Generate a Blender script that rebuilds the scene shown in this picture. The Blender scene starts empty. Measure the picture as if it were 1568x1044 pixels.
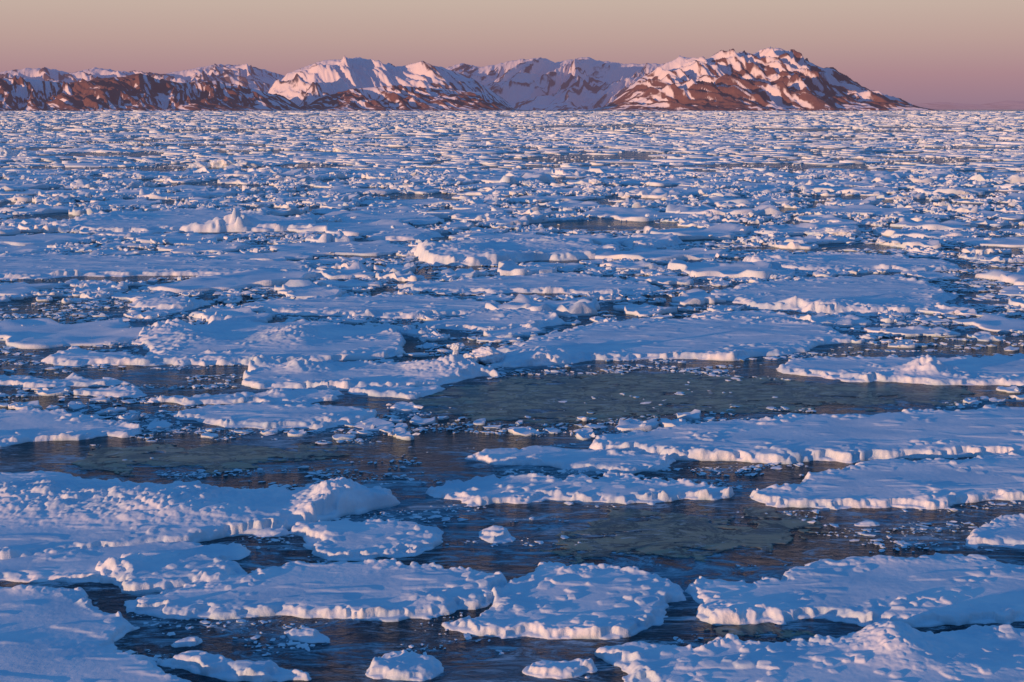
import bpy, math, numpy as np
rng=np.random.default_rng(7)
# ---------------------------------------------------------------- survey helpers
CAMH=15.0; FPX=1568*50/36.0; PITCH=math.atan((522-167)/FPX)
cp,sp=math.cos(PITCH),math.sin(PITCH)
def ray(u,v):
    x=(u-784.0)/FPX; yc=(522.0-v)/FPX
    return np.array([x, cp+yc*sp, -sp+yc*cp])
def ground(u,v,z=0.0):
    d=ray(u,v); t=(z-CAMH)/d[2]
    return np.array([d[0]*t,d[1]*t])
def at_dist(u,v,D):
    d=ray(u,v); t=D/d[1]
    return d[0]*t, CAMH+d[2]*t
# ---------------------------------------------------------------- noise
def h2(ix,iy,seed):
    n=(ix*374761393+iy*668265263+seed*1442695041)&0xffffffff
    n=((n^(n>>13))*1274126177)&0xffffffff
    n=n^(n>>16)
    return n.astype(np.float64)/4294967296.0
def vnoise(x,y,seed=0):
    xf=np.floor(x);yf=np.floor(y)
    ix=xf.astype(np.int64);iy=yf.astype(np.int64)
    fx=x-xf;fy=y-yf
    sx=fx*fx*fx*(fx*(fx*6-15)+10);sy=fy*fy*fy*(fy*(fy*6-15)+10)
    def g(a,b,dx,dy):
        th=h2(a,b,seed)*2*np.pi
        return np.cos(th)*dx+np.sin(th)*dy
    n00=g(ix,iy,fx,fy);n10=g(ix+1,iy,fx-1,fy);n01=g(ix,iy+1,fx,fy-1);n11=g(ix+1,iy+1,fx-1,fy-1)
    return ((n00*(1-sx)+n10*sx)*(1-sy)+(n01*(1-sx)+n11*sx)*sy)*1.5
def fbm(x,y,o=4,seed=0,gain=0.5):
    s=0;a=1;f=1
    for i in range(o):
        s=s+a*vnoise(x*f+i*17.3,y*f-i*9.1,seed+i);a*=gain;f*=2.03
    return s
def ridged(x,y,o=4,seed=0,gain=0.5):
    s=0;a=1;f=1;t=0
    for i in range(o):
        s=s+a*(1-np.abs(vnoise(x*f+i*11.3,y*f-i*5.1,seed+i))*1.9);t+=a;a*=gain;f*=2.07
    return s/t
def lumps(x,y,seed=0,p=0.6):
    """rounded blocks: one random dome per cell"""
    xf=np.floor(x);yf=np.floor(y);ix=xf.astype(np.int64);iy=yf.astype(np.int64)
    out=np.zeros_like(x)
    for a in(-1,0,1):
        for b in(-1,0,1):
            cx=ix+a;cy=iy+b
            px=cx+h2(cx,cy,seed);py=cy+h2(cx,cy,seed+1)
            r=0.35+0.55*h2(cx,cy,seed+2);hh=h2(cx,cy,seed+3)
            on=h2(cx,cy,seed+4)<p
            ang=h2(cx,cy,seed+5)*6.28
            dx=x-px;dy=y-py
            qx=np.cos(ang)*dx+np.sin(ang)*dy;qy=-np.sin(ang)*dx+np.cos(ang)*dy
            q=np.maximum(np.abs(qx)*1.25,np.abs(qy)*0.8)*0.55+np.hypot(qx,qy)*0.45
            d=np.clip((1-q/r)*2.2,0,1)
            tilt=1+0.5*qx
            out=np.maximum(out,np.where(on,d*(2-d)*(0.3+0.7*hh)*tilt,0))
    return out
def sstep(a,b,x):
    t=np.clip((x-a)/(b-a),0,1);return t*t*(3-2*t)
# ---------------------------------------------------------------- mesh helper
def mk(name,co,faces,mat,smooth=True,attr=None):
    me=bpy.data.meshes.new(name)
    co=np.ascontiguousarray(co,dtype=np.float32);faces=np.ascontiguousarray(faces,dtype=np.int32)
    k=faces.shape[1]
    me.vertices.add(len(co));me.vertices.foreach_set('co',co.ravel())
    me.loops.add(faces.size);me.loops.foreach_set('vertex_index',faces.ravel())
    me.polygons.add(len(faces))
    me.polygons.foreach_set('loop_start',np.arange(0,faces.size,k,dtype=np.int32))
    me.polygons.foreach_set('loop_total',np.full(len(faces),k,dtype=np.int32))
    me.polygons.foreach_set('use_smooth',np.full(len(faces),smooth))
    if attr is not None:
        for n,a in attr.items():
            at=me.attributes.new(n,'FLOAT','POINT');at.data.foreach_set('value',a.astype(np.float32))
    me.update(calc_edges=True)
    me.materials.append(mat)
    ob=bpy.data.objects.new(name,me);bpy.context.scene.collection.objects.link(ob)
    return ob
def gridfaces(nr,nc):
    i=np.arange(nr-1)[:,None]*nc+np.arange(nc-1)[None,:]
    i=i.ravel()
    return np.stack([i,i+1,i+nc+1,i+nc],1)
def compact(co,f,attrs=None):
    used=np.zeros(len(co),bool);used[f.ravel()]=True
    idx=np.cumsum(used)-1
    return co[used],idx[f],({k:a[used] for k,a in attrs.items()} if attrs else None)
# ---------------------------------------------------------------- materials
def newmat(n):
    m=bpy.data.materials.new(n);m.use_nodes=True
    nt=m.node_tree;b=nt.nodes['Principled BSDF'];return m,nt,b
def N(nt,t,**k):
    n=nt.nodes.new(t)
    for a,b in k.items():
        if a=='inp':
            for q,w in b.items(): n.inputs[q].default_value=w
        else: setattr(n,a,b)
    return n
def ramp(nt,pts,interp='LINEAR'):
    r=nt.nodes.new('ShaderNodeValToRGB');e=r.color_ramp.elements;r.color_ramp.interpolation=interp
    while len(e)<len(pts): e.new(0.5)
    for i,(p,c) in enumerate(pts):
        e[i].position=p;e[i].color=(c[0],c[1],c[2],1) if hasattr(c,'__len__') else (c,c,c,1)
    return r
def snow_mat(name,bs=1.0):
    m,nt,b=newmat(name);L=nt.links.new
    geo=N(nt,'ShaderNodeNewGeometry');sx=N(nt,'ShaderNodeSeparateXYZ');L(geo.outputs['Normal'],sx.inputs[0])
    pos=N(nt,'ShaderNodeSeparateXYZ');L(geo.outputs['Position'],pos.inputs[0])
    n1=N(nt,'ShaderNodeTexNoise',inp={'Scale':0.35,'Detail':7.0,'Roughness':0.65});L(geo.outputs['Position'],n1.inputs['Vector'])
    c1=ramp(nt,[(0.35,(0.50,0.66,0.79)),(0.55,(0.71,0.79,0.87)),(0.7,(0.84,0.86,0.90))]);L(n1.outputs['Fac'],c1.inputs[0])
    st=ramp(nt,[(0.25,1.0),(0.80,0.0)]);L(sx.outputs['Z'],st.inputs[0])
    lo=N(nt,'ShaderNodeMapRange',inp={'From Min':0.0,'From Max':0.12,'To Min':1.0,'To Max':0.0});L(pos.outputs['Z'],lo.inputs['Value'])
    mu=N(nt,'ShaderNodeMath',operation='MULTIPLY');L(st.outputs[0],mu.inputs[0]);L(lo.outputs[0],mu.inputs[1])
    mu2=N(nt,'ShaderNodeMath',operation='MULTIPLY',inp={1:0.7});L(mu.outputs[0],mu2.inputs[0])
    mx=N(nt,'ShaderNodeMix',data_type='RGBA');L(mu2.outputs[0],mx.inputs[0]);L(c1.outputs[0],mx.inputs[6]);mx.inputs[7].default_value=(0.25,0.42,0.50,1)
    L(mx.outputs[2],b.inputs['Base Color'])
    b.inputs['Roughness'].default_value=0.65
    b.inputs['Specular IOR Level'].default_value=0.2
    n2=N(nt,'ShaderNodeTexNoise',inp={'Scale':6.5,'Detail':8.0,'Roughness':0.7});L(geo.outputs['Position'],n2.inputs['Vector'])
    ds=N(nt,'ShaderNodeMath',operation='MULTIPLY_ADD',inp={1:0.09,2:0.022*bs});L(st.outputs[0],ds.inputs[0])
    bp=N(nt,'ShaderNodeBump',inp={'Strength':0.55});L(ds.outputs[0],bp.inputs['Distance']);L(n2.outputs['Fac'],bp.inputs['Height'])
    L(bp.outputs[0],b.inputs['Normal'])
    return m
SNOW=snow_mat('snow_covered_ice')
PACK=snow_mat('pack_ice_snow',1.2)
def sea_mat():
    m,nt,b=newmat('sea_water');L=nt.links.new
    geo=N(nt,'ShaderNodeNewGeometry')
    b.inputs['IOR'].default_value=1.33
    b.inputs['Specular IOR Level'].default_value=0.30
    b.inputs['Base Color'].default_value=(0.004,0.024,0.046,1);b.inputs['Roughness'].default_value=0.12
    mw=N(nt,'ShaderNodeMapping');mw.inputs['Scale'].default_value=(0.6,1.0,1.0);mw.inputs['Rotation'].default_value=(0,0,0.15);L(geo.outputs['Position'],mw.inputs[0])
    w1=N(nt,'ShaderNodeTexNoise',inp={'Scale':2.6,'Detail':6.0,'Roughness':0.62,'Distortion':0.8});L(mw.outputs[0],w1.inputs['Vector'])
    bp=N(nt,'ShaderNodeBump',inp={'Strength':1.0,'Distance':0.30});L(w1.outputs['Fac'],bp.inputs['Height']);L(bp.outputs[0],b.inputs['Normal'])
    mp=N(nt,'ShaderNodeMapping');mp.inputs['Scale'].default_value=(0.35,1.0,1.0);mp.inputs['Rotation'].default_value=(0,0,0.2);L(geo.outputs['Position'],mp.inputs[0])
    s1=N(nt,'ShaderNodeTexNoise',inp={'Scale':0.9,'Detail':12.0,'Roughness':0.84,'Distortion':2.2});L(mp.outputs[0],s1.inputs['Vector'])
    s2=N(nt,'ShaderNodeTexNoise',inp={'Scale':0.13,'Detail':4.0,'Roughness':0.6});L(geo.outputs['Position'],s2.inputs['Vector'])
    m2=N(nt,'ShaderNodeMath',operation='MULTIPLY_ADD',inp={1:0.6,2:-0.30});L(s2.outputs['Fac'],m2.inputs[0])
    ad=N(nt,'ShaderNodeMath',operation='ADD');L(s1.outputs['Fac'],ad.inputs[0]);L(m2.outputs[0],ad.inputs[1])
    r=ramp(nt,[(0.0,0.0),(0.475,0.0),(0.51,0.5),(0.57,1.0)]);L(ad.outputs[0],r.inputs[0])
    p2=N(nt,'ShaderNodeBsdfPrincipled');p2.inputs['Roughness'].default_value=0.8;p2.inputs['Specular IOR Level'].default_value=0.15
    rc=ramp(nt,[(0.49,(0.10,0.19,0.26)),(0.60,(0.40,0.53,0.62))]);L(s1.outputs['Fac'],rc.inputs[0]);L(rc.outputs[0],p2.inputs['Base Color'])
    bp2=N(nt,'ShaderNodeBump',inp={'Strength':0.6,'Distance':0.04});L(s1.outputs['Fac'],bp2.inputs['Height']);L(bp2.outputs[0],p2.inputs['Normal'])
    ms=N(nt,'ShaderNodeMixShader');L(r.outputs[0],ms.inputs[0]);L(b.outputs[0],ms.inputs[1]);L(p2.outputs[0],ms.inputs[2])
    L(ms.outputs[0],nt.nodes['Material Output'].inputs[0])
    return m
SEA=sea_mat()
def thin_mat():
    m,nt,b=newmat('thin_new_ice');L=nt.links.new
    geo=N(nt,'ShaderNodeNewGeometry')
    n=N(nt,'ShaderNodeTexNoise',inp={'Scale':0.45,'Detail':10.0,'Roughness':0.72,'Distortion':1.2});L(geo.outputs['Position'],n.inputs['Vector'])
    mpv=N(nt,'ShaderNodeMapping');mpv.inputs['Scale'].default_value=(0.4,1.0,1.0);L(geo.outputs['Position'],mpv.inputs[0])
    v=N(nt,'ShaderNodeTexVoronoi',feature='DISTANCE_TO_EDGE',inp={'Scale':0.9});
    ad=N(nt,'ShaderNodeVectorMath',operation='SCALE',inp={'Scale':3.0});L(n.outputs['Color'],ad.inputs[0])
    ad2=N(nt,'ShaderNodeVectorMath',operation='ADD');L(ad.outputs[0],ad2.inputs[0]);L(mpv.outputs[0],ad2.inputs[1]);L(ad2.outputs[0],v.inputs['Vector'])
    r=ramp(nt,[(0.0,(0.01,0.02,0.03)),(0.05,(0.012,0.022,0.032)),(0.09,(0.19,0.20,0.14)),(1.0,(0.30,0.29,0.19))]);L(v.outputs['Distance'],r.inputs[0])
    r2=ramp(nt,[(0.42,0.0),(0.50,1.0)]);L(n.outputs['Fac'],r2.inputs[0])
    mx=N(nt,'ShaderNodeMix',data_type='RGBA');L(r2.outputs[0],mx.inputs[0]);mx.inputs[6].default_value=(0.03,0.06,0.08,1);L(r.outputs[0],mx.inputs[7])
    n3=N(nt,'ShaderNodeTexNoise',inp={'Scale':1.6,'Detail':10.0,'Roughness':0.8,'Distortion':2.5});L(mpv.outputs[0],n3.inputs['Vector'])
    r3=ramp(nt,[(0.55,0.0),(0.62,0.7)]);L(n3.outputs['Fac'],r3.inputs[0])
    mx3=N(nt,'ShaderNodeMix',data_type='RGBA');L(r3.outputs[0],mx3.inputs[0]);L(mx.outputs[2],mx3.inputs[6]);mx3.inputs[7].default_value=(0.46,0.54,0.60,1)
    L(mx3.outputs[2],b.inputs['Base Color']);b.inputs['Roughness'].default_value=0.35
    b.inputs['Specular IOR Level'].default_value=0.3
    bp=N(nt,'ShaderNodeBump',inp={'Strength':0.5,'Distance':0.04});L(n3.outputs['Fac'],bp.inputs['Height']);L(bp.outputs[0],b.inputs['Normal'])
    return m
THIN=thin_mat()
def mount_mat(name,rock,rock2,haze,hz):
    m,nt,b=newmat(name);L=nt.links.new
    at=N(nt,'ShaderNodeAttribute',attribute_name='snow')
    geo=N(nt,'ShaderNodeNewGeometry')
    mp=N(nt,'ShaderNodeMapping');mp.inputs['Scale'].default_value=(1,0.25,1);L(geo.outputs['Position'],mp.inputs[0])
    n=N(nt,'ShaderNodeTexNoise',inp={'Scale':0.014,'Detail':8.0,'Roughness':0.72});L(mp.outputs[0],n.inputs['Vector'])
    ad=N(nt,'ShaderNodeMath',operation='ADD');L(at.outputs['Fac'],ad.inputs[0])
    su=N(nt,'ShaderNodeMath',operation='MULTIPLY_ADD',inp={1:0.8,2:-0.40});L(n.outputs['Fac'],su.inputs[0]);L(su.outputs[0],ad.inputs[1])
    r=ramp(nt,[(0.36,0.0),(0.64,1.0)]);L(ad.outputs[0],r.inputs[0])
    rc=ramp(nt,[(0.35,rock),(0.65,rock2)]);L(n.outputs['Fac'],rc.inputs[0])
    mx=N(nt,'ShaderNodeMix',data_type='RGBA');L(r.outputs[0],mx.inputs[0]);L(rc.outputs[0],mx.inputs[6]);mx.inputs[7].default_value=(0.76,0.70,0.74,1)
    L(mx.outputs[2],b.inputs['Base Color']);b.inputs['Roughness'].default_value=0.9;b.inputs['Specular IOR Level'].default_value=0.1
    em=N(nt,'ShaderNodeEmission');em.inputs[0].default_value=(*haze,1)  # aerial haze painted on: constant mauve emission mixed over rock and snow
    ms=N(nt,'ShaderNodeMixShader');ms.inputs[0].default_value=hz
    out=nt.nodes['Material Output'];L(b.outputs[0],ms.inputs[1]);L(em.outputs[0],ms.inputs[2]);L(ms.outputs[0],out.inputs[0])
    return m
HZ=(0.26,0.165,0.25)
# ---------------------------------------------------------------- sea sheet
def sea():
    ys=np.concatenate([[-200,-50],np.arange(0,300,10.0),300*1.25**np.arange(0,27)])
    co=[]
    for y in ys:
        w=max(300,abs(y)*1.2)
        for k in range(41): co.append((-w+2*w*k/40,y,0))
    return mk('sea',np.array(co),gridfaces(len(ys),41),SEA)
sea()
# ---------------------------------------------------------------- big floes
def chaikin(P,n=2):
    for _ in range(n):
        Q=np.roll(P,-1,0);P=np.stack([0.75*P+0.25*Q,0.25*P+0.75*Q],1).reshape(-1,2)
    return P
def sdf(P,x,y):
    d=np.full(x.shape,1e18);ins=np.zeros(x.shape,bool)
    n=len(P)
    for i in range(n):
        ax,ay=P[i];bx,by=P[(i+1)%n]
        ex,ey=bx-ax,by-ay;wx=x-ax;wy=y-ay
        t=np.clip((wx*ex+wy*ey)/(ex*ex+ey*ey+1e-12),0,1)
        d=np.minimum(d,(wx-ex*t)**2+(wy-ey*t)**2)
        c=((ay>y)!=(by>y))
        with np.errstate(divide='ignore',invalid='ignore'):
            xi=ax+(y-ay)*ex/(ey if ey!=0 else 1e-12)
        ins^=c&(x<xi)
    d=np.sqrt(d);return np.where(ins,d,-d)
FLO=[]
def floe(pix,h=0.32,rim=0.25,rough=1.0,bumps=(),name='ice_floe',seed=0,clods=0.0):
    h=h*0.62;rim=rim*0.62
    P=np.array([ground(u,v,h*0.6) for u,v in pix]);P=chaikin(P,2)
    mn=P.min(0)-1.2;mx=P.max(0)+1.2
    FLO.append((P,mn,mx))
    d=max(30,(mn[1]*0.6+mx[1]*0.4))
    dx=d*0.0008;dy=dx*1.3
    nx=int((mx[0]-mn[0])/dx)+2;ny=int((mx[1]-mn[1])/dy)+2
    s=math.sqrt(nx*ny/280000.0)
    if s>1: nx=int(nx/s);ny=int(ny/s)
    X,Y=np.meshgrid(np.linspace(mn[0],mx[0],nx),np.linspace(mn[1],mx[1],ny))
    sc=max(1.0,d/60.0)
    wx=X+(0.65*fbm(X/(3.0*sc),Y/(3.0*sc),4,seed+11,0.5))*sc*rough;wy=Y+(0.65*fbm(X/(3.0*sc),Y/(3.0*sc),4,seed+31,0.5))*sc*rough
    sd=sdf(P,wx,wy)
    sd=sd+0.05*sc*fbm(X/(0.35*sc),Y/(0.35*sc),2,seed+35)
    sp_=np.maximum(sd,0)
    ev=sstep(-0.45,0.35,fbm(X/(1.6*sc),Y/(1.6*sc),3,seed+90))
    wd=(0.045+0.16*(1-ev))*sc
    # broken edge: a lower shelf and an upper snow edge set back by a varying amount
    setb=sc*(0.03+0.30*sstep(-0.1,0.6,fbm(X/(0.8*sc),Y/(0.8*sc),3,seed+95)))+0.07*sc*lumps(X/(0.3*sc),Y/(0.3*sc),seed+97,0.7)
    lowf=0.30+0.25*vnoise(X/(0.9*sc),Y/(0.9*sc),seed+98)
    up=1-np.exp(-np.maximum(sd-setb,0)/wd)
    body=lowf*(1-np.exp(-sp_/(0.05*sc)))+(1-lowf)*up
    rimw=np.exp(-(np.maximum(sd-setb,0)/(0.38*sc))**1.5)*up
    L1=lumps(X/(0.9*sc),Y/(0.7*sc),seed+3,0.5);L2=lumps(X/(0.2*sc),Y/(0.2*sc),seed+9,0.6)
    msk=sstep(-0.2,0.35,vnoise(X/3.1,Y/3.1,seed+5))
    drift=fbm(X/7+0.4*Y/7,Y/4,2,seed+40)+0.05*fbm(X/1.3,Y/0.8,3,seed+41)
    z=body*(h+rim*rimw*(0.1+1.1*L1*(0.15+0.85*msk)+0.6*L2*(.3+.7*msk))+0.065*drift*(1-0.5*rimw)+0.003*fbm(X/0.25,Y/0.25,2,seed+50))
    band=np.exp(-sp_/(1.1*sc))
    cm=np.maximum(sstep(0.22,0.75,vnoise(X/2.5,Y/2.5,seed+61)+0.55*band),clods*sstep(-0.5,0.3,vnoise(X/1.5,Y/1.5,seed+62)))
    clod=lumps(X/0.33,Y/0.33,seed+60,0.28)*cm
    z+=body*clod*0.10*rough
    z+=body*0.035*sstep(0.25,0.6,fbm(X/3.5+3,Y/1.2,3,seed+66))*(1-rimw)
    for (bu,bv,rx,ry,bh) in bumps:
        c=ground(bu,bv,h)
        q=((X-c[0]+0.2*fbm(X/0.8,Y/0.8,3,seed+70))/rx)**2+((Y-c[1])/ry)**2
        z+=body*bh*0.7*np.exp(-q)*(0.7+(0.4*L1+0.2*L2)*min(1.3,rough))
    z=np.where(sd>0,np.maximum(z,0.03),-0.25*np.minimum(1,-sd/0.12))
    z=np.maximum(z,-0.25)
    co=np.stack([X.ravel(),Y.ravel(),z.ravel()],1)
    f=gridfaces(ny,nx);keep=(z.ravel()[f]>-0.2).any(1);f=f[keep]
    if len(f)==0: return
    co,f,_=compact(co,f)
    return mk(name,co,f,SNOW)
floes=[
 dict(pix=[(-90,900),(60,897),(110,905),(165,925),(215,943),(228,958),(190,966),(168,982),(185,1000),(235,1015),(290,1045),(330,1090),(-90,1130)],h=.35,rim=.15,bumps=[(50,898,.5,.5,.35)]),
 dict(pix=[(178,916),(230,903),(330,893),(375,880),(430,866),(520,858),(600,858),(680,872),(745,885),(762,900),(730,920),(680,935),(620,950),(540,948),(430,944),(330,938),(240,932),(190,926)],h=.35,rim=.3,bumps=[(655,915,.7,.7,.2)]),
 dict(pix=[(765,895),(800,872),(870,865),(950,865),(1020,880),(1040,905),(1035,935),(1000,955),(940,968),(860,978),(790,975),(720,960),(685,948),(720,930),(760,912)],h=.35,rim=.3,rough=1.0,clods=.7),
 dict(pix=[(1055,905),(1075,890),(1150,885),(1220,865),(1290,850),(1400,850),(1500,858),(1650,860),(1680,945),(1500,950),(1370,948),(1340,955),(1280,952),(1200,956),(1150,950),(1090,950),(1065,935)],h=.35,rim=.25,bumps=[(1150,940,.9,.4,.2),(1350,855,1.2,.5,.25)]),
 dict(pix=[(920,1005),(950,990),(1050,985),(1150,985),(1230,980),(1300,972),(1370,966),(1500,966),(1680,962),(1690,1130),(1050,1110),(1000,1050),(950,1025)],h=.42,rim=.3,clods=.5,bumps=[(1365,985,.9,1.3,.65),(1480,1010,2,1.,.12)]),
 dict(pix=[(-120,733),(0,722),(100,728),(180,738),(300,747),(400,752),(480,750),(520,745),(570,750),(612,757),(600,768),(540,780),(450,800),(380,812),(340,820),(250,832),(160,843),(100,850),(-120,870)],h=.5,rim=.18,rough=.8,bumps=[(505,768,.9,2.6,.95),(260,775,4,2.0,1.0),(560,765,1.8,1.2,.4),(40,765,2.6,2.0,.8),(400,775,2.0,1.2,-.3)]),
 dict(pix=[(-120,840),(100,840),(240,828),(370,828),(385,850),(300,875),(180,885),(100,892),(-120,897)],h=.28,rim=.15),
 dict(pix=[(163,860),(200,857),(330,857),(378,870),(340,885),(260,895),(200,897),(178,878)],h=.45,rim=.35,rough=1.0,clods=.8,bumps=[(190,870,.7,.5,.3)]),
 dict(pix=[(456,817),(480,802),(540,796),(620,798),(685,812),(690,822),(650,838),(590,850),(500,850),(465,838)],h=.3,rim=.25,clods=.4,bumps=[(490,812,.6,.6,.2)]),
 dict(pix=[(652,750),(690,740),(780,732),(900,727),(980,730),(1050,737),(1135,747),(1125,758),(1050,765),(960,765),(850,768),(740,765),(680,762)],h=.28,rim=.35,rough=1.2,clods=.8),
 dict(pix=[(715,695),(740,687),(850,685),(930,690),(1040,699),(1050,708),(1000,716),(900,716),(820,712),(740,708)],h=.28,rim=.2),
 dict(pix=[(903,680),(930,668),(1000,655),(1100,645),(1200,641),(1400,633),(1560,624),(1690,620),(1690,690),(1500,692),(1400,697),(1200,699),(1080,698),(1000,692),(930,688)],h=.6,rim=.2,bumps=[(1060,690,1.2,.7,.2)]),
 dict(pix=[(1153,757),(1180,745),(1240,728),(1320,711),(1450,703),(1560,700),(1690,698),(1690,758),(1520,762),(1450,768),(1380,776),(1250,778),(1180,770)],h=.45,rim=.25),
 dict(pix=[(1187,563),(1210,550),(1300,546),(1400,549),(1500,545),(1690,547),(1690,592),(1500,586),(1400,580),(1300,577),(1220,572)],h=.4,rim=.35,bumps=[(1420,568,1.5,1.2,.8),(1415,570,.8,.8,.4)]),
 dict(pix=[(760,542),(790,522),(870,502),(950,489),(1100,486),(1200,491),(1290,501),(1310,512),(1250,530),(1180,545),(1080,548),(950,545),(850,552),(780,562)],h=.4,rim=.3,bumps=[(1080,548,2.5,1,.5),(830,545,1.6,2,.8)]),
 dict(pix=[(200,537),(240,507),(330,497),(450,492),(560,497),(640,514),(640,530),(590,545),(500,550),(420,556),(350,553),(260,553)],h=.5,rim=.45,rough=1.2,bumps=[(250,505,2,2,1.1),(450,515,2,3,.9),(340,490,2,2,.8),(300,520,2,2,.6)]),
 dict(pix=[(70,546),(90,535),(160,540),(250,546),(380,538),(400,549),(300,557),(180,555),(90,553)],h=.5,rim=.4,rough=1.1,bumps=[(100,530,2,2,.5)]),
 dict(pix=[(360,577),(400,560),(520,556),(620,556),(740,560),(765,572),(700,582),(620,590),(520,592),(430,592)],h=.4,rim=.45,rough=1.3,bumps=[(400,555,1.5,2,.8),(470,565,1.2,1,.8),(690,565,2.4,1.6,.9),(740,545,1.5,1.5,.9)]),
 dict(pix=[(528,601),(560,590),(640,586),(700,589),(670,600),(600,607)],h=.3,rim=.2),
 dict(pix=[(265,637),(300,624),(400,614),(480,619),(575,626),(580,635),(520,652),(430,655),(310,652),(280,645)],h=.3,rim=.2,bumps=[(500,640,1.5,1,.15)]),
 dict(pix=[(-90,634),(60,630),(160,634),(215,658),(170,668),(80,675),(-90,688)],h=.3,rim=.3,rough=1.3),
 dict(pix=[(230,610),(300,602),(400,601),(480,597),(520,603),(500,615),(380,616),(260,619)],h=.28,rim=.35,rough=1.3,bumps=[(430,602,.8,.8,.4)]),
 dict(pix=[(-90,575),(40,575),(130,578),(180,583),(150,590),(0,590),(-90,592)],h=.3,rim=.4,rough=1.2),
 dict(pix=[(90,600),(150,592),(220,592),(230,600),(160,606)],h=.3,rim=.3),
 dict(pix=[(720,428),(820,418),(950,423),(1010,433),(1010,447),(900,449),(740,446),(600,441),(610,434)],h=.4,rim=.5),
 dict(pix=[(622,394),(650,378),(750,370),(860,366),(935,378),(930,390),(800,395),(700,401)],h=1.2,rim=.7,rough=1.2,bumps=[(640,385,2,3,1.0),(700,385,5,5,.9),(830,372,8,4,.8)]),
 dict(pix=[(355,469),(450,457),(600,453),(740,458),(770,470),(720,482),(600,485),(480,479),(380,474)],h=.45,rim=.35),
 dict(pix=[(1095,443),(1200,427),(1400,427),(1460,450),(1440,475),(1300,478),(1150,472),(1110,460)],h=.5,rim=.5,bumps=[(1260,470,5,2,.7)]),
 dict(pix=[(1045,480),(1120,474),(1230,483),(1240,490),(1130,491),(1060,486)],h=.4,rim=.4),
 dict(pix=[(-90,402),(60,388),(200,392),(330,397),(480,402),(470,415),(300,420),(100,420),(-90,428)],h=.5,rim=.5),
 dict(pix=[(60,348),(150,330),(300,320),(400,328),(500,337),(480,350),(350,353),(180,352)],h=.9,rim=.8,rough=1.2,bumps=[(335,348,3,4,1.4),(372,346,3,4,1.5),(140,335,5,8,.7)]),
 dict(pix=[(1120,397),(1200,387),(1350,390),(1480,399),(1450,412),(1250,413),(1180,410)],h=.5,rim=.6,bumps=[(1180,400,5,3,.8)]),
 dict(pix=[(545,362),(600,354),(680,353),(690,360),(620,366)],h=.8,rim=.3),
 dict(pix=[(630,496),(700,484),(800,477),(870,483),(860,495),(760,505),(660,503)],h=.4,rim=.4,bumps=[(790,480,4,2,.4)]),
 dict(pix=[(180,465),(230,457),(320,461),(325,472),(240,474)],h=.4,rim=.5,bumps=[(270,462,2.5,2,.5)]),
 dict(pix=[(940,370),(1000,357),(1045,362),(1035,374),(970,377)],h=1.0,rim=.5),
 dict(pix=[(1200,425),(1330,420),(1420,425),(1400,432),(1250,433)],h=.4,rim=.3),
 dict(pix=[(243,1002),(290,992),(370,996),(440,1010),(485,1030),(450,1040),(340,1038),(290,1020)],h=.35,rim=.35,rough=.7),
 dict(pix=[(565,1005),(600,992),(650,998),(662,1016),(630,1040),(580,1035)],h=.28,rim=.4,rough=.7,clods=.8),
 dict(pix=[(785,1027),(820,1012),(880,1010),(905,1022),(880,1036),(810,1038)],h=.28,rim=.35,rough=.7,clods=.8),
 dict(pix=[(430,967),(455,960),(500,968),(500,980),(450,980)],h=.2,rim=.2,rough=.4),
 dict(pix=[(250,985),(280,972),(318,975),(300,988)],h=.2,rim=.2,rough=.4),
 dict(pix=[(1465,822),(1500,803),(1560,793),(1680,797),(1680,838),(1500,836)],h=.3,rim=.5,rough=1.0,bumps=[(1540,785,1.0,.8,.5)]),
 dict(pix=[(380,812),(410,802),(452,808),(440,818),(395,820)],h=.25,rim=.1,rough=.4),
 dict(pix=[(742,820),(760,806),(785,812),(790,824),(760,828)],h=.3,rim=.45,rough=.5,clods=.8),
 dict(pix=[(1304,805),(1330,797),(1362,801),(1345,808)],h=.15,rim=.1,rough=.4),
]
for i,f in enumerate(floes): floe(seed=100+i*97,**f)
def inside_any(x,y,marg):
    r=np.zeros(x.shape,bool)
    for P,mn,mx in FLO:
        s=(x>mn[0]-3)&(x<mx[0]+3)&(y>mn[1]-3)&(y<mx[1]+3)
        if s.any():
            idx=np.where(s)[0]
            m=marg[idx] if hasattr(marg,'__len__') else marg
            r[idx]|=sdf(P,x[idx],y[idx])>m
    return r
# ---------------------------------------------------------------- thin new ice sheets
def thin(pix,seed,z=0.012):
    P=np.array([ground(u,v) for u,v in pix]);P=chaikin(P,3)
    mn=P.min(0)-2;mx=P.max(0)+2
    nx,ny=300,240
    X,Y=np.meshgrid(np.linspace(mn[0],mx[0],nx),np.linspace(mn[1],mx[1],ny))
    sd=sdf(P,X+1.6*fbm(X/3,Y/3,5,seed,0.6),Y+1.6*fbm(X/3,Y/3,5,seed+9,0.6))
    sd=np.minimum(sd,(fbm(X/2.4,Y/1.2,4,seed+20,0.6)+0.42)*2+np.minimum(sd,3)*0.25)
    Z=np.where(sd>0,z+0.004*fbm(X,Y,3,seed+4),-0.02)
    co=np.stack([X.ravel(),Y.ravel(),Z.ravel()],1);f=gridfaces(ny,nx);f=f[(sd.ravel()[f]>0).any(1)]
    co,f,_=compact(co,f);mk('thin_ice_sheet',co,f,THIN)
THINP=[[(600,612),(700,590),(830,575),(1000,570),(1250,585),(1500,592),(1540,605),(1400,618),(1150,625),(950,640),(800,645),(680,640)],
 [(90,700),(150,688),(300,682),(480,680),(560,690),(480,705),(350,715),(200,722),(110,715)],
 [(820,815),(880,795),(1050,785),(1200,785),(1235,800),(1200,840),(1050,852),(900,850),(820,835)],
 [(1080,960),(1200,960),(1240,970),(1150,982),(1080,978)]]
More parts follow.
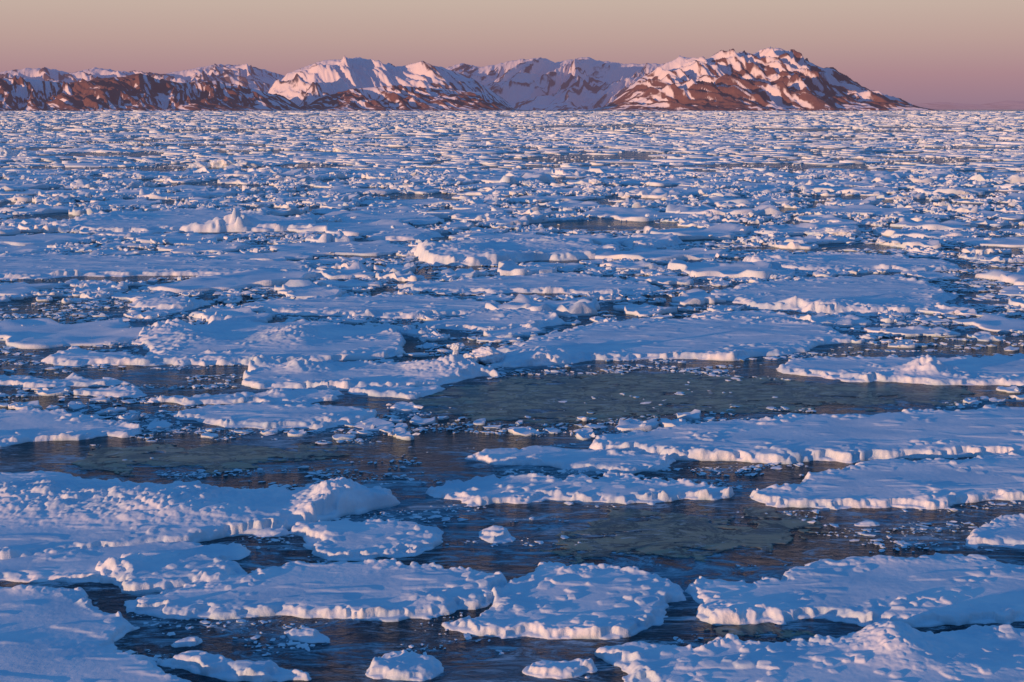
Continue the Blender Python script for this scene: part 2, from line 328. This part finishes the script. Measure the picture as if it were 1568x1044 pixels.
for i,t in enumerate(THINP): thin(t,900+i*7)
THW=[np.array([ground(u,v) for u,v in t]) for t in THINP]
def in_thin(x,y):
    r=np.zeros(x.shape,bool)
    for P in THW: r|=sdf(P,x,y)>0
    return r
# ---------------------------------------------------------------- radial slabs (mass of smaller floes)
def slabs(cx,cy,r,h,nr,na,seed,lump=1.0,tilt=0.03):
    F=len(cx)
    th=np.linspace(0,2*np.pi,na,endpoint=False)[None,:]+rng.random((F,1))*6.28
    asp=rng.uniform(0.45,1.0,(F,1));ro=rng.random((F,1))*3.14
    R=1.0/np.sqrt(np.cos(th-ro)**2+(np.sin(th-ro)/asp)**2)
    R*=1+0.4*fbm(np.cos(th)*1.3+cx[:,None]*0.37,np.sin(th)*1.3+cy[:,None]*0.41,3,seed)
    fr=np.concatenate([[0.0],np.linspace(0.25,0.93,nr-4),[0.98,1.0,1.015]])[None,:,None]
    X=cx[:,None,None]+r[:,None,None]*R[:,None,:]*fr*np.cos(th)[:,None,:]
    Y=cy[:,None,None]+r[:,None,None]*R[:,None,:]*fr*np.sin(th)[:,None,:]
    sc=(r/2.5).clip(0.4,4)[:,None,None]
    hh=h[:,None,None]
    ll=lumps(X/(0.8*sc),Y/(0.8*sc),seed+3,0.35);ed=sstep(0.4,0.95,fr)
    ty=rng.normal(0,tilt,(F,1,1));tx=rng.normal(0,tilt,(F,1,1))
    z=hh*(0.8+lump*(ll*(0.1+1.0*ed)+0.12*fbm(X/(1.5*sc),Y/(1.5*sc),3,seed+5)))
    z=z+(X-cx[:,None,None])*tx+(Y-cy[:,None,None])*ty
    z=np.maximum(z,0.15*hh)
    fz=np.ones(nr);fz[-2]=0.75;fz[-1]=0
    z=z*fz[None,:,None]-0.25*(1-fz)[None,:,None]*np.array([0]*(nr-1)+[1])[None,:,None]
    z[:,0,:]=z[:,0,:].mean(1,keepdims=True)
    co=np.stack([X,Y,z],-1).reshape(-1,3)
    a=np.arange(na);b=(a+1)%na
    q=[]
    for k in range(nr-1):
        q.append(np.stack([k*na+a,(k+1)*na+a,(k+1)*na+b,k*na+b],1))
    q=np.concatenate(q)
    f=(q[None]+(np.arange(F)*nr*na)[:,None,None]).reshape(-1,4)
    return co,f
def spread(n,d0,d1,pw,marg=1.25):
    t=rng.random(n)
    y=(d0**pw+(d1**pw-d0**pw)*t)**(1/pw)
    x=(rng.random(n)*2-1)*(y*0.36*marg+8)
    return x,y
cos_=[];fs=[];off=0
def addm(c,f):
    global off
    cos_.append(c);fs.append(f+off);off+=len(c)
x,y=spread(22000,64,340,1.4)
r=0.42*np.exp(rng.normal(0.40,0.78,len(x)))*(0.5+y/160)
r=np.minimum(r,9)
o=np.argsort(-r);x,y,r=x[o],y[o],r[o]
bad=inside_any(x,y,-0.55*r)|in_thin(x,y)
dens=fbm(x/26,y/18,4,77)
bad|=(y<105)&(dens<-0.05)
bad|=(y<92)&(r>1.0)
bad|=(dens<-0.22)
x,y,r=x[~bad],y[~bad],r[~bad]
ax=np.zeros(len(x));ay=ax.copy();ar=ax.copy();n=0
for i in range(len(x)):
    if n and (((ax[:n]-x[i])**2+(ay[:n]-y[i])**2)<(0.86*(ar[:n]+r[i]))**2).any(): continue
    ax[n],ay[n],ar[n]=x[i],y[i],r[i];n+=1
ax,ay,ar=ax[:n],ay[:n],ar[:n]
hh=np.minimum((0.10+0.03*ar.clip(0,4))*np.exp(rng.normal(0,0.35,n))*(0.7+ay/260),0.26*ar)
big=ar>1.0
addm(*slabs(ax[big],ay[big],ar[big],hh[big],10,44,5,1.3,0.008))
addm(*slabs(ax[~big],ay[~big],ar[~big],hh[~big],6,14,6,1.0,0.03))
for (nn,d0,d1,rm,hm) in [(10500,320,900,2.7,0.32),(12500,850,2600,4.8,0.75),(7500,2500,9500,16,1.7)]:
    x,y=spread(nn,d0,d1,1.6,1.15)
    r=rm*np.exp(rng.normal(0,0.6,nn))*(y/(0.5*(d0+d1)))**0.5
    k=fbm(x/(y*0.16),y/(y.mean()*0.07),3,55)>-0.22
    x,y,r=x[k],y[k],r[k]
    h_=hm*np.exp(rng.normal(0,0.45,len(x)))*(y/(0.5*(d0+d1)))**0.5
    addm(*slabs(x,y,r,h_,5,12,int(d0),0.5,0.008))
co=np.concatenate(cos_);f=np.concatenate(fs)
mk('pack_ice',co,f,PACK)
# ---------------------------------------------------------------- chunks
import bmesh
def ico(s):
    bm=bmesh.new();bmesh.ops.create_icosphere(bm,subdivisions=s,radius=1)
    v=np.array([p.co[:] for p in bm.verts]);f=np.array([[q.index for q in p.verts] for p in bm.faces]);bm.free();return v,f
def chunks(cx,cy,cz,s,flat,sub,ncut=5,tilt=0.2):
    V,Fc=ico(sub);n=len(cx)
    P=np.repeat(V[None],n,0)
    for k in range(ncut):
        d=rng.normal(size=(n,1,3));d/=np.linalg.norm(d,axis=2,keepdims=True)
        c=rng.uniform(0.35,0.75,(n,1))
        q=(P*d).sum(2);P=P-d*np.maximum(0,q-c)[:,:,None]
    P=P+rng.normal(0,0.05,P.shape)
    S=np.stack([rng.uniform(0.8,1.8,n),rng.uniform(0.6,1.1,n),flat],1)
    P=P*S[:,None,:]
    a=rng.random(n)*6.28;ca,sa=np.cos(a)[:,None],np.sin(a)[:,None]
    X=P[:,:,0]*ca-P[:,:,1]*sa;Y=P[:,:,0]*sa+P[:,:,1]*ca;Z=P[:,:,2]
    tl=rng.normal(0,tilt,n)[:,None];Z2=Z*np.cos(tl)+X*np.sin(tl);X2=X*np.cos(tl)-Z*np.sin(tl)
    co=np.stack([cx[:,None]+X2*s[:,None],cy[:,None]+Y*s[:,None],cz[:,None]+Z2*s[:,None]],-1).reshape(-1,3)
    f=(Fc[None]+(np.arange(n)*len(V))[:,None,None]).reshape(-1,3)
    return co,f
cos_=[];fs=[];off=0
def ln(n,sg,lim=1.5): return np.exp(np.clip(rng.normal(0,sg,n),-9,sg*lim))
x,y=spread(260000,36,180,1.4)
cl=fbm(x/5,y/1.8,4,301,0.6)+0.8*fbm(x/14,y/8,2,302)
k=(cl>0.14+0.16*(1-sstep(50,75,y)));x,y=x[k],y[k]
k=~(in_thin(x,y)&(rng.random(len(x))<0.93));x,y=x[k],y[k]
k=~inside_any(x,y,0.0);x,y=x[k],y[k]
s=0.055*ln(len(x),0.75,2.0)*(y/60).clip(0.8,3)
addm(*chunks(x,y,np.zeros(len(x))+s*0.05,s,rng.uniform(0.15,0.4,len(x)),1,5,0.08))
k=ar>0.7
idx=rng.choice(np.where(k)[0],12000)
a=rng.random(12000)*6.28;q=rng.uniform(0.5,1.0,12000)
x=ax[idx]+ar[idx]*q*np.cos(a);y=ay[idx]+ar[idx]*q*np.sin(a)*0.8
s=0.10*ln(12000,0.6)*(y/90).clip(0.8,3.2)
addm(*chunks(x,y,hh[idx]*0.8+s*0.2,s,rng.uniform(0.4,0.9,12000),1))
for nn,d0,d1,sm in [(11000,180,700,0.32),(9000,600,2500,0.8)]:
    x,y=spread(nn,d0,d1,1.5,1.15)
    g=fbm(x/(y*0.06),y/(y.mean()*0.12),3,401)>0.0
    x,y=x[g],y[g]
    s=sm*0.85*ln(len(x),0.55)*(y/(0.5*(d0+d1)))**0.7
    addm(*chunks(x,y,s*0.35,s,rng.uniform(0.4,0.9,len(x)),2))
co=np.concatenate(cos_);f=np.concatenate(fs)
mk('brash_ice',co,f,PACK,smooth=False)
# ---------------------------------------------------------------- hummocks (larger blocks)
def hummock(u,v,items,z0=0.3):
    c=ground(u,v,z0);V,Fc=ico(5);C=[];Fa=[];o=0
    for (dx,dy,dz,sx,sy,sz) in items:
        P=V.copy()
        for k in range(9):
            d=rng.normal(size=3);d/=np.linalg.norm(d);P=P-d[None]*np.maximum(0,P@d-rng.uniform(.55,.85))[:,None]
        P=P*(1+0.16*fbm(P[:,0]*2.5+dx*7,P[:,1]*2.5+P[:,2]*2.1,5,int(u),0.6))[:,None]
        C.append(P*np.array([sx,sy,sz])+np.array([c[0]+dx,c[1]+dy,z0+dz]));Fa.append(Fc+o);o+=len(V)
    mk('ice_hummock',np.concatenate(C),np.concatenate(Fa),SNOW)
hummock(695,562,[(0,0,.1,.9,.7,.45),(.15,0,.6,.22,.2,.6),(.15,0,1.2,.26,.24,.22),(-.9,.1,.0,.8,.6,.45),(.9,0,0,.8,.5,.4)])
hummock(742,548,[(0,0,.1,1.0,.8,.6),(-.8,0,.0,.7,.6,.4),(.8,.2,.0,.6,.5,.5)])
hummock(825,552,[(0,0,.2,1.1,.8,.6),(1.0,0,0,.8,.7,.5),(-.9,0,0,.6,.5,.4)],0.0)
hummock(345,256,[(0,0,.5,4.0,4,2.8),(5,0,.2,5,4,1.6),(-6,0,0,4,3,1.4)],0)
hummock(8,240,[(0,0,.5,4.5,4,3.2),(6,0,.2,4,3,1.6)],0)
hummock(1285,358,[(0,0,.1,2.4,2,.9),(-2,0,.0,2,2,.6)],0.2)
hummock(530,232,[(0,0,.3,5,5,1.6),(7,0,0,4,4,1.1)],0)
hummock(912,285,[(0,0,.3,2.2,3,1.2),(3,0,0,2.0,2,.9)],0)
hummock(205,222,[(0,0,.3,5,5,2.2),(7,0,0,4,4,1.2)],0)
# ---------------------------------------------------------------- mountains
def mountain(name,sky,D,front,back,mat,snow_bias,snow_hi,seed,spur=0.35,sp_l=700.,skew=0.5,wp=350.,fine=2.2):
    pts=np.array([at_dist(u,v,D) for u,v in sky])
    x0,x1=pts[0,0]-200,pts[-1,0]+200
    dx=D*0.00045
    xs=np.arange(x0,x1,dx);ts=np.concatenate([np.linspace(-1,0,190),np.linspace(0,1,25)[1:]])
    X,T=np.meshgrid(xs,ts)
    Y=D+np.where(T<0,T*front,T*back)
    A=np.abs(T)
    warp=wp*fbm(X/1800,Y/1800,3,seed+1)*A
    H=np.interp(X+warp,pts[:,0],pts[:,1],left=0,right=0)
    H=np.maximum(H,0)
    p=(1-A)
    f=0.7*p+0.3*p**2.5
    XS=X+skew*(Y-D)+180*fbm(X/1200,Y/2500,3,seed+2)
    rd=ridged(XS/sp_l,Y/(sp_l*4),4,seed+7,0.5)
    rd2=ridged(XS/(sp_l*0.20)+0.3*fbm(X/300,Y/900,2,seed+5),Y/(sp_l*1.5),4,seed+17,0.6)
    w=sstep(0,0.10,A)*np.minimum(1,p*3)
    z=H*f+w*H.clip(60,None)*spur*(rd-0.6)*1.3+w*H*0.10*(rd2-0.5)
    z+=H*0.02*fbm(X/120,Y/300,3,seed+27)*sstep(0,0.02,p)
    e=sstep(0,600,X-x0)*sstep(0,600,x1-X)
    z=z*e
    z=np.where(A>0.985,-30,z)
    zn=z/max(1,H.max())
    snow=snow_bias+snow_hi*(zn-0.4)+0.7*(0.6-rd)+fine*(0.62-rd2)+0.45*fbm(X/900,Y/2500,3,seed+33)
    co=np.stack([X.ravel(),Y.ravel(),z.ravel()],1);f_=gridfaces(len(ts),len(xs))
    mk(name,co,f_,mat,True,{'snow':snow.ravel()})
RK=((0.10,0.052,0.048),(0.18,0.092,0.070));RD=((0.07,0.055,0.065),(0.12,0.08,0.08))
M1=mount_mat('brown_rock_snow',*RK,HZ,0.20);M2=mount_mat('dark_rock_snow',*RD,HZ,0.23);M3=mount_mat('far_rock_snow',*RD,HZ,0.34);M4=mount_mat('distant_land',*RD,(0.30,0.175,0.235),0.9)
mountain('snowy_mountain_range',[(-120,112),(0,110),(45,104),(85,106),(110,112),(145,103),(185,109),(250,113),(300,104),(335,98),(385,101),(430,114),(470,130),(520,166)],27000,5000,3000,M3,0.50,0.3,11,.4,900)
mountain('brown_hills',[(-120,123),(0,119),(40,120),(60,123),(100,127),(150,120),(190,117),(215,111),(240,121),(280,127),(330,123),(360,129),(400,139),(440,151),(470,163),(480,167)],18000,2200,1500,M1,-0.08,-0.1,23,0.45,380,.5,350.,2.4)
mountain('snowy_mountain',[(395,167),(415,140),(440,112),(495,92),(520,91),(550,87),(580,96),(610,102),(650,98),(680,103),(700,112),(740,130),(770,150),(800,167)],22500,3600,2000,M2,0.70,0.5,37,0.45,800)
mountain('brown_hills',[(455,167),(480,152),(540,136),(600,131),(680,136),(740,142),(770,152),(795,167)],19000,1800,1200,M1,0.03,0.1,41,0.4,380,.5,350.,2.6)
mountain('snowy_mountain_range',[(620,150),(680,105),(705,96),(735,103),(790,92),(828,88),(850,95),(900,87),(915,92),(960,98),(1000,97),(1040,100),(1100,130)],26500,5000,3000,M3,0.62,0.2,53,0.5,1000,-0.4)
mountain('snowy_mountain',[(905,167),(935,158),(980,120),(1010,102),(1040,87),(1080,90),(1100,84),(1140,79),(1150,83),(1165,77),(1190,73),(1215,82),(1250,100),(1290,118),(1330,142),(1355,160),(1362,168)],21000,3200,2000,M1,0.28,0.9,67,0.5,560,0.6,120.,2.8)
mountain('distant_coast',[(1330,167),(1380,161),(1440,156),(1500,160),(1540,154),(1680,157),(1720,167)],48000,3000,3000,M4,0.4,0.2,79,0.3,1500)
# ---------------------------------------------------------------- light
SUN_EL=3.5; SUN_AZ=-127.0
el=math.radians(SUN_EL);az=math.radians(SUN_AZ)
to=np.array([math.sin(az)*math.cos(el),math.cos(az)*math.cos(el),math.sin(el)])
ld=bpy.data.lights.new('sun','SUN');ld.energy=4.8;ld.angle=math.radians(0.5);ld.color=(1.0,0.52,0.27)
lo=bpy.data.objects.new('sun',ld);bpy.context.scene.collection.objects.link(lo)
from mathutils import Vector
lo.rotation_euler=Vector(to).to_track_quat('Z','Y').to_euler()
w=bpy.data.worlds.new('World');bpy.context.scene.world=w;w.use_nodes=True
nt=w.node_tree;L=nt.links.new;bg=nt.nodes['Background'];out=nt.nodes['World Output']
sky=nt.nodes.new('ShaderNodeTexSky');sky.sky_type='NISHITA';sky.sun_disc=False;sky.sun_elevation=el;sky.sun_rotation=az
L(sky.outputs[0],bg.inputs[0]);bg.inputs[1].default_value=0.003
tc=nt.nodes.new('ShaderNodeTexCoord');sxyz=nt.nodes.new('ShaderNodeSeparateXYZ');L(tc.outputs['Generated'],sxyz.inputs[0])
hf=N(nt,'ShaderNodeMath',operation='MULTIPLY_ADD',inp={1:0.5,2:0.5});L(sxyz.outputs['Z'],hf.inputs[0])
B=(0.006,0.03,0.065)  # unseen dark blue below the horizon, added to keep ripple reflections from browning
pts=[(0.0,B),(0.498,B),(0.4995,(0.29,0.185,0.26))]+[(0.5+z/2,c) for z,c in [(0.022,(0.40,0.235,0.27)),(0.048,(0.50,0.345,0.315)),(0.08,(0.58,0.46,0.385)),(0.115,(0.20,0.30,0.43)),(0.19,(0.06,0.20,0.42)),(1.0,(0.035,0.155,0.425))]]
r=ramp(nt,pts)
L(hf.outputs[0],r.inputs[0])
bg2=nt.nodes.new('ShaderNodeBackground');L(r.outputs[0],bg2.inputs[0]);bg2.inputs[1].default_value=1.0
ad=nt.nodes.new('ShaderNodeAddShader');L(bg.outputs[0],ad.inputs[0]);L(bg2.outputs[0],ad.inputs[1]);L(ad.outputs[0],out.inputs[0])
# ---------------------------------------------------------------- camera
cd=bpy.data.cameras.new('camera');cd.lens=50;cd.sensor_width=36;cd.clip_end=200000;cd.clip_start=0.5
cam=bpy.data.objects.new('camera',cd);bpy.context.scene.collection.objects.link(cam)
cam.location=(0,0,CAMH);cam.rotation_euler=(math.pi/2-PITCH,0,0)
s=bpy.context.scene;s.camera=cam
s.view_settings.view_transform='Standard';s.view_settings.look='None';s.view_settings.exposure=0
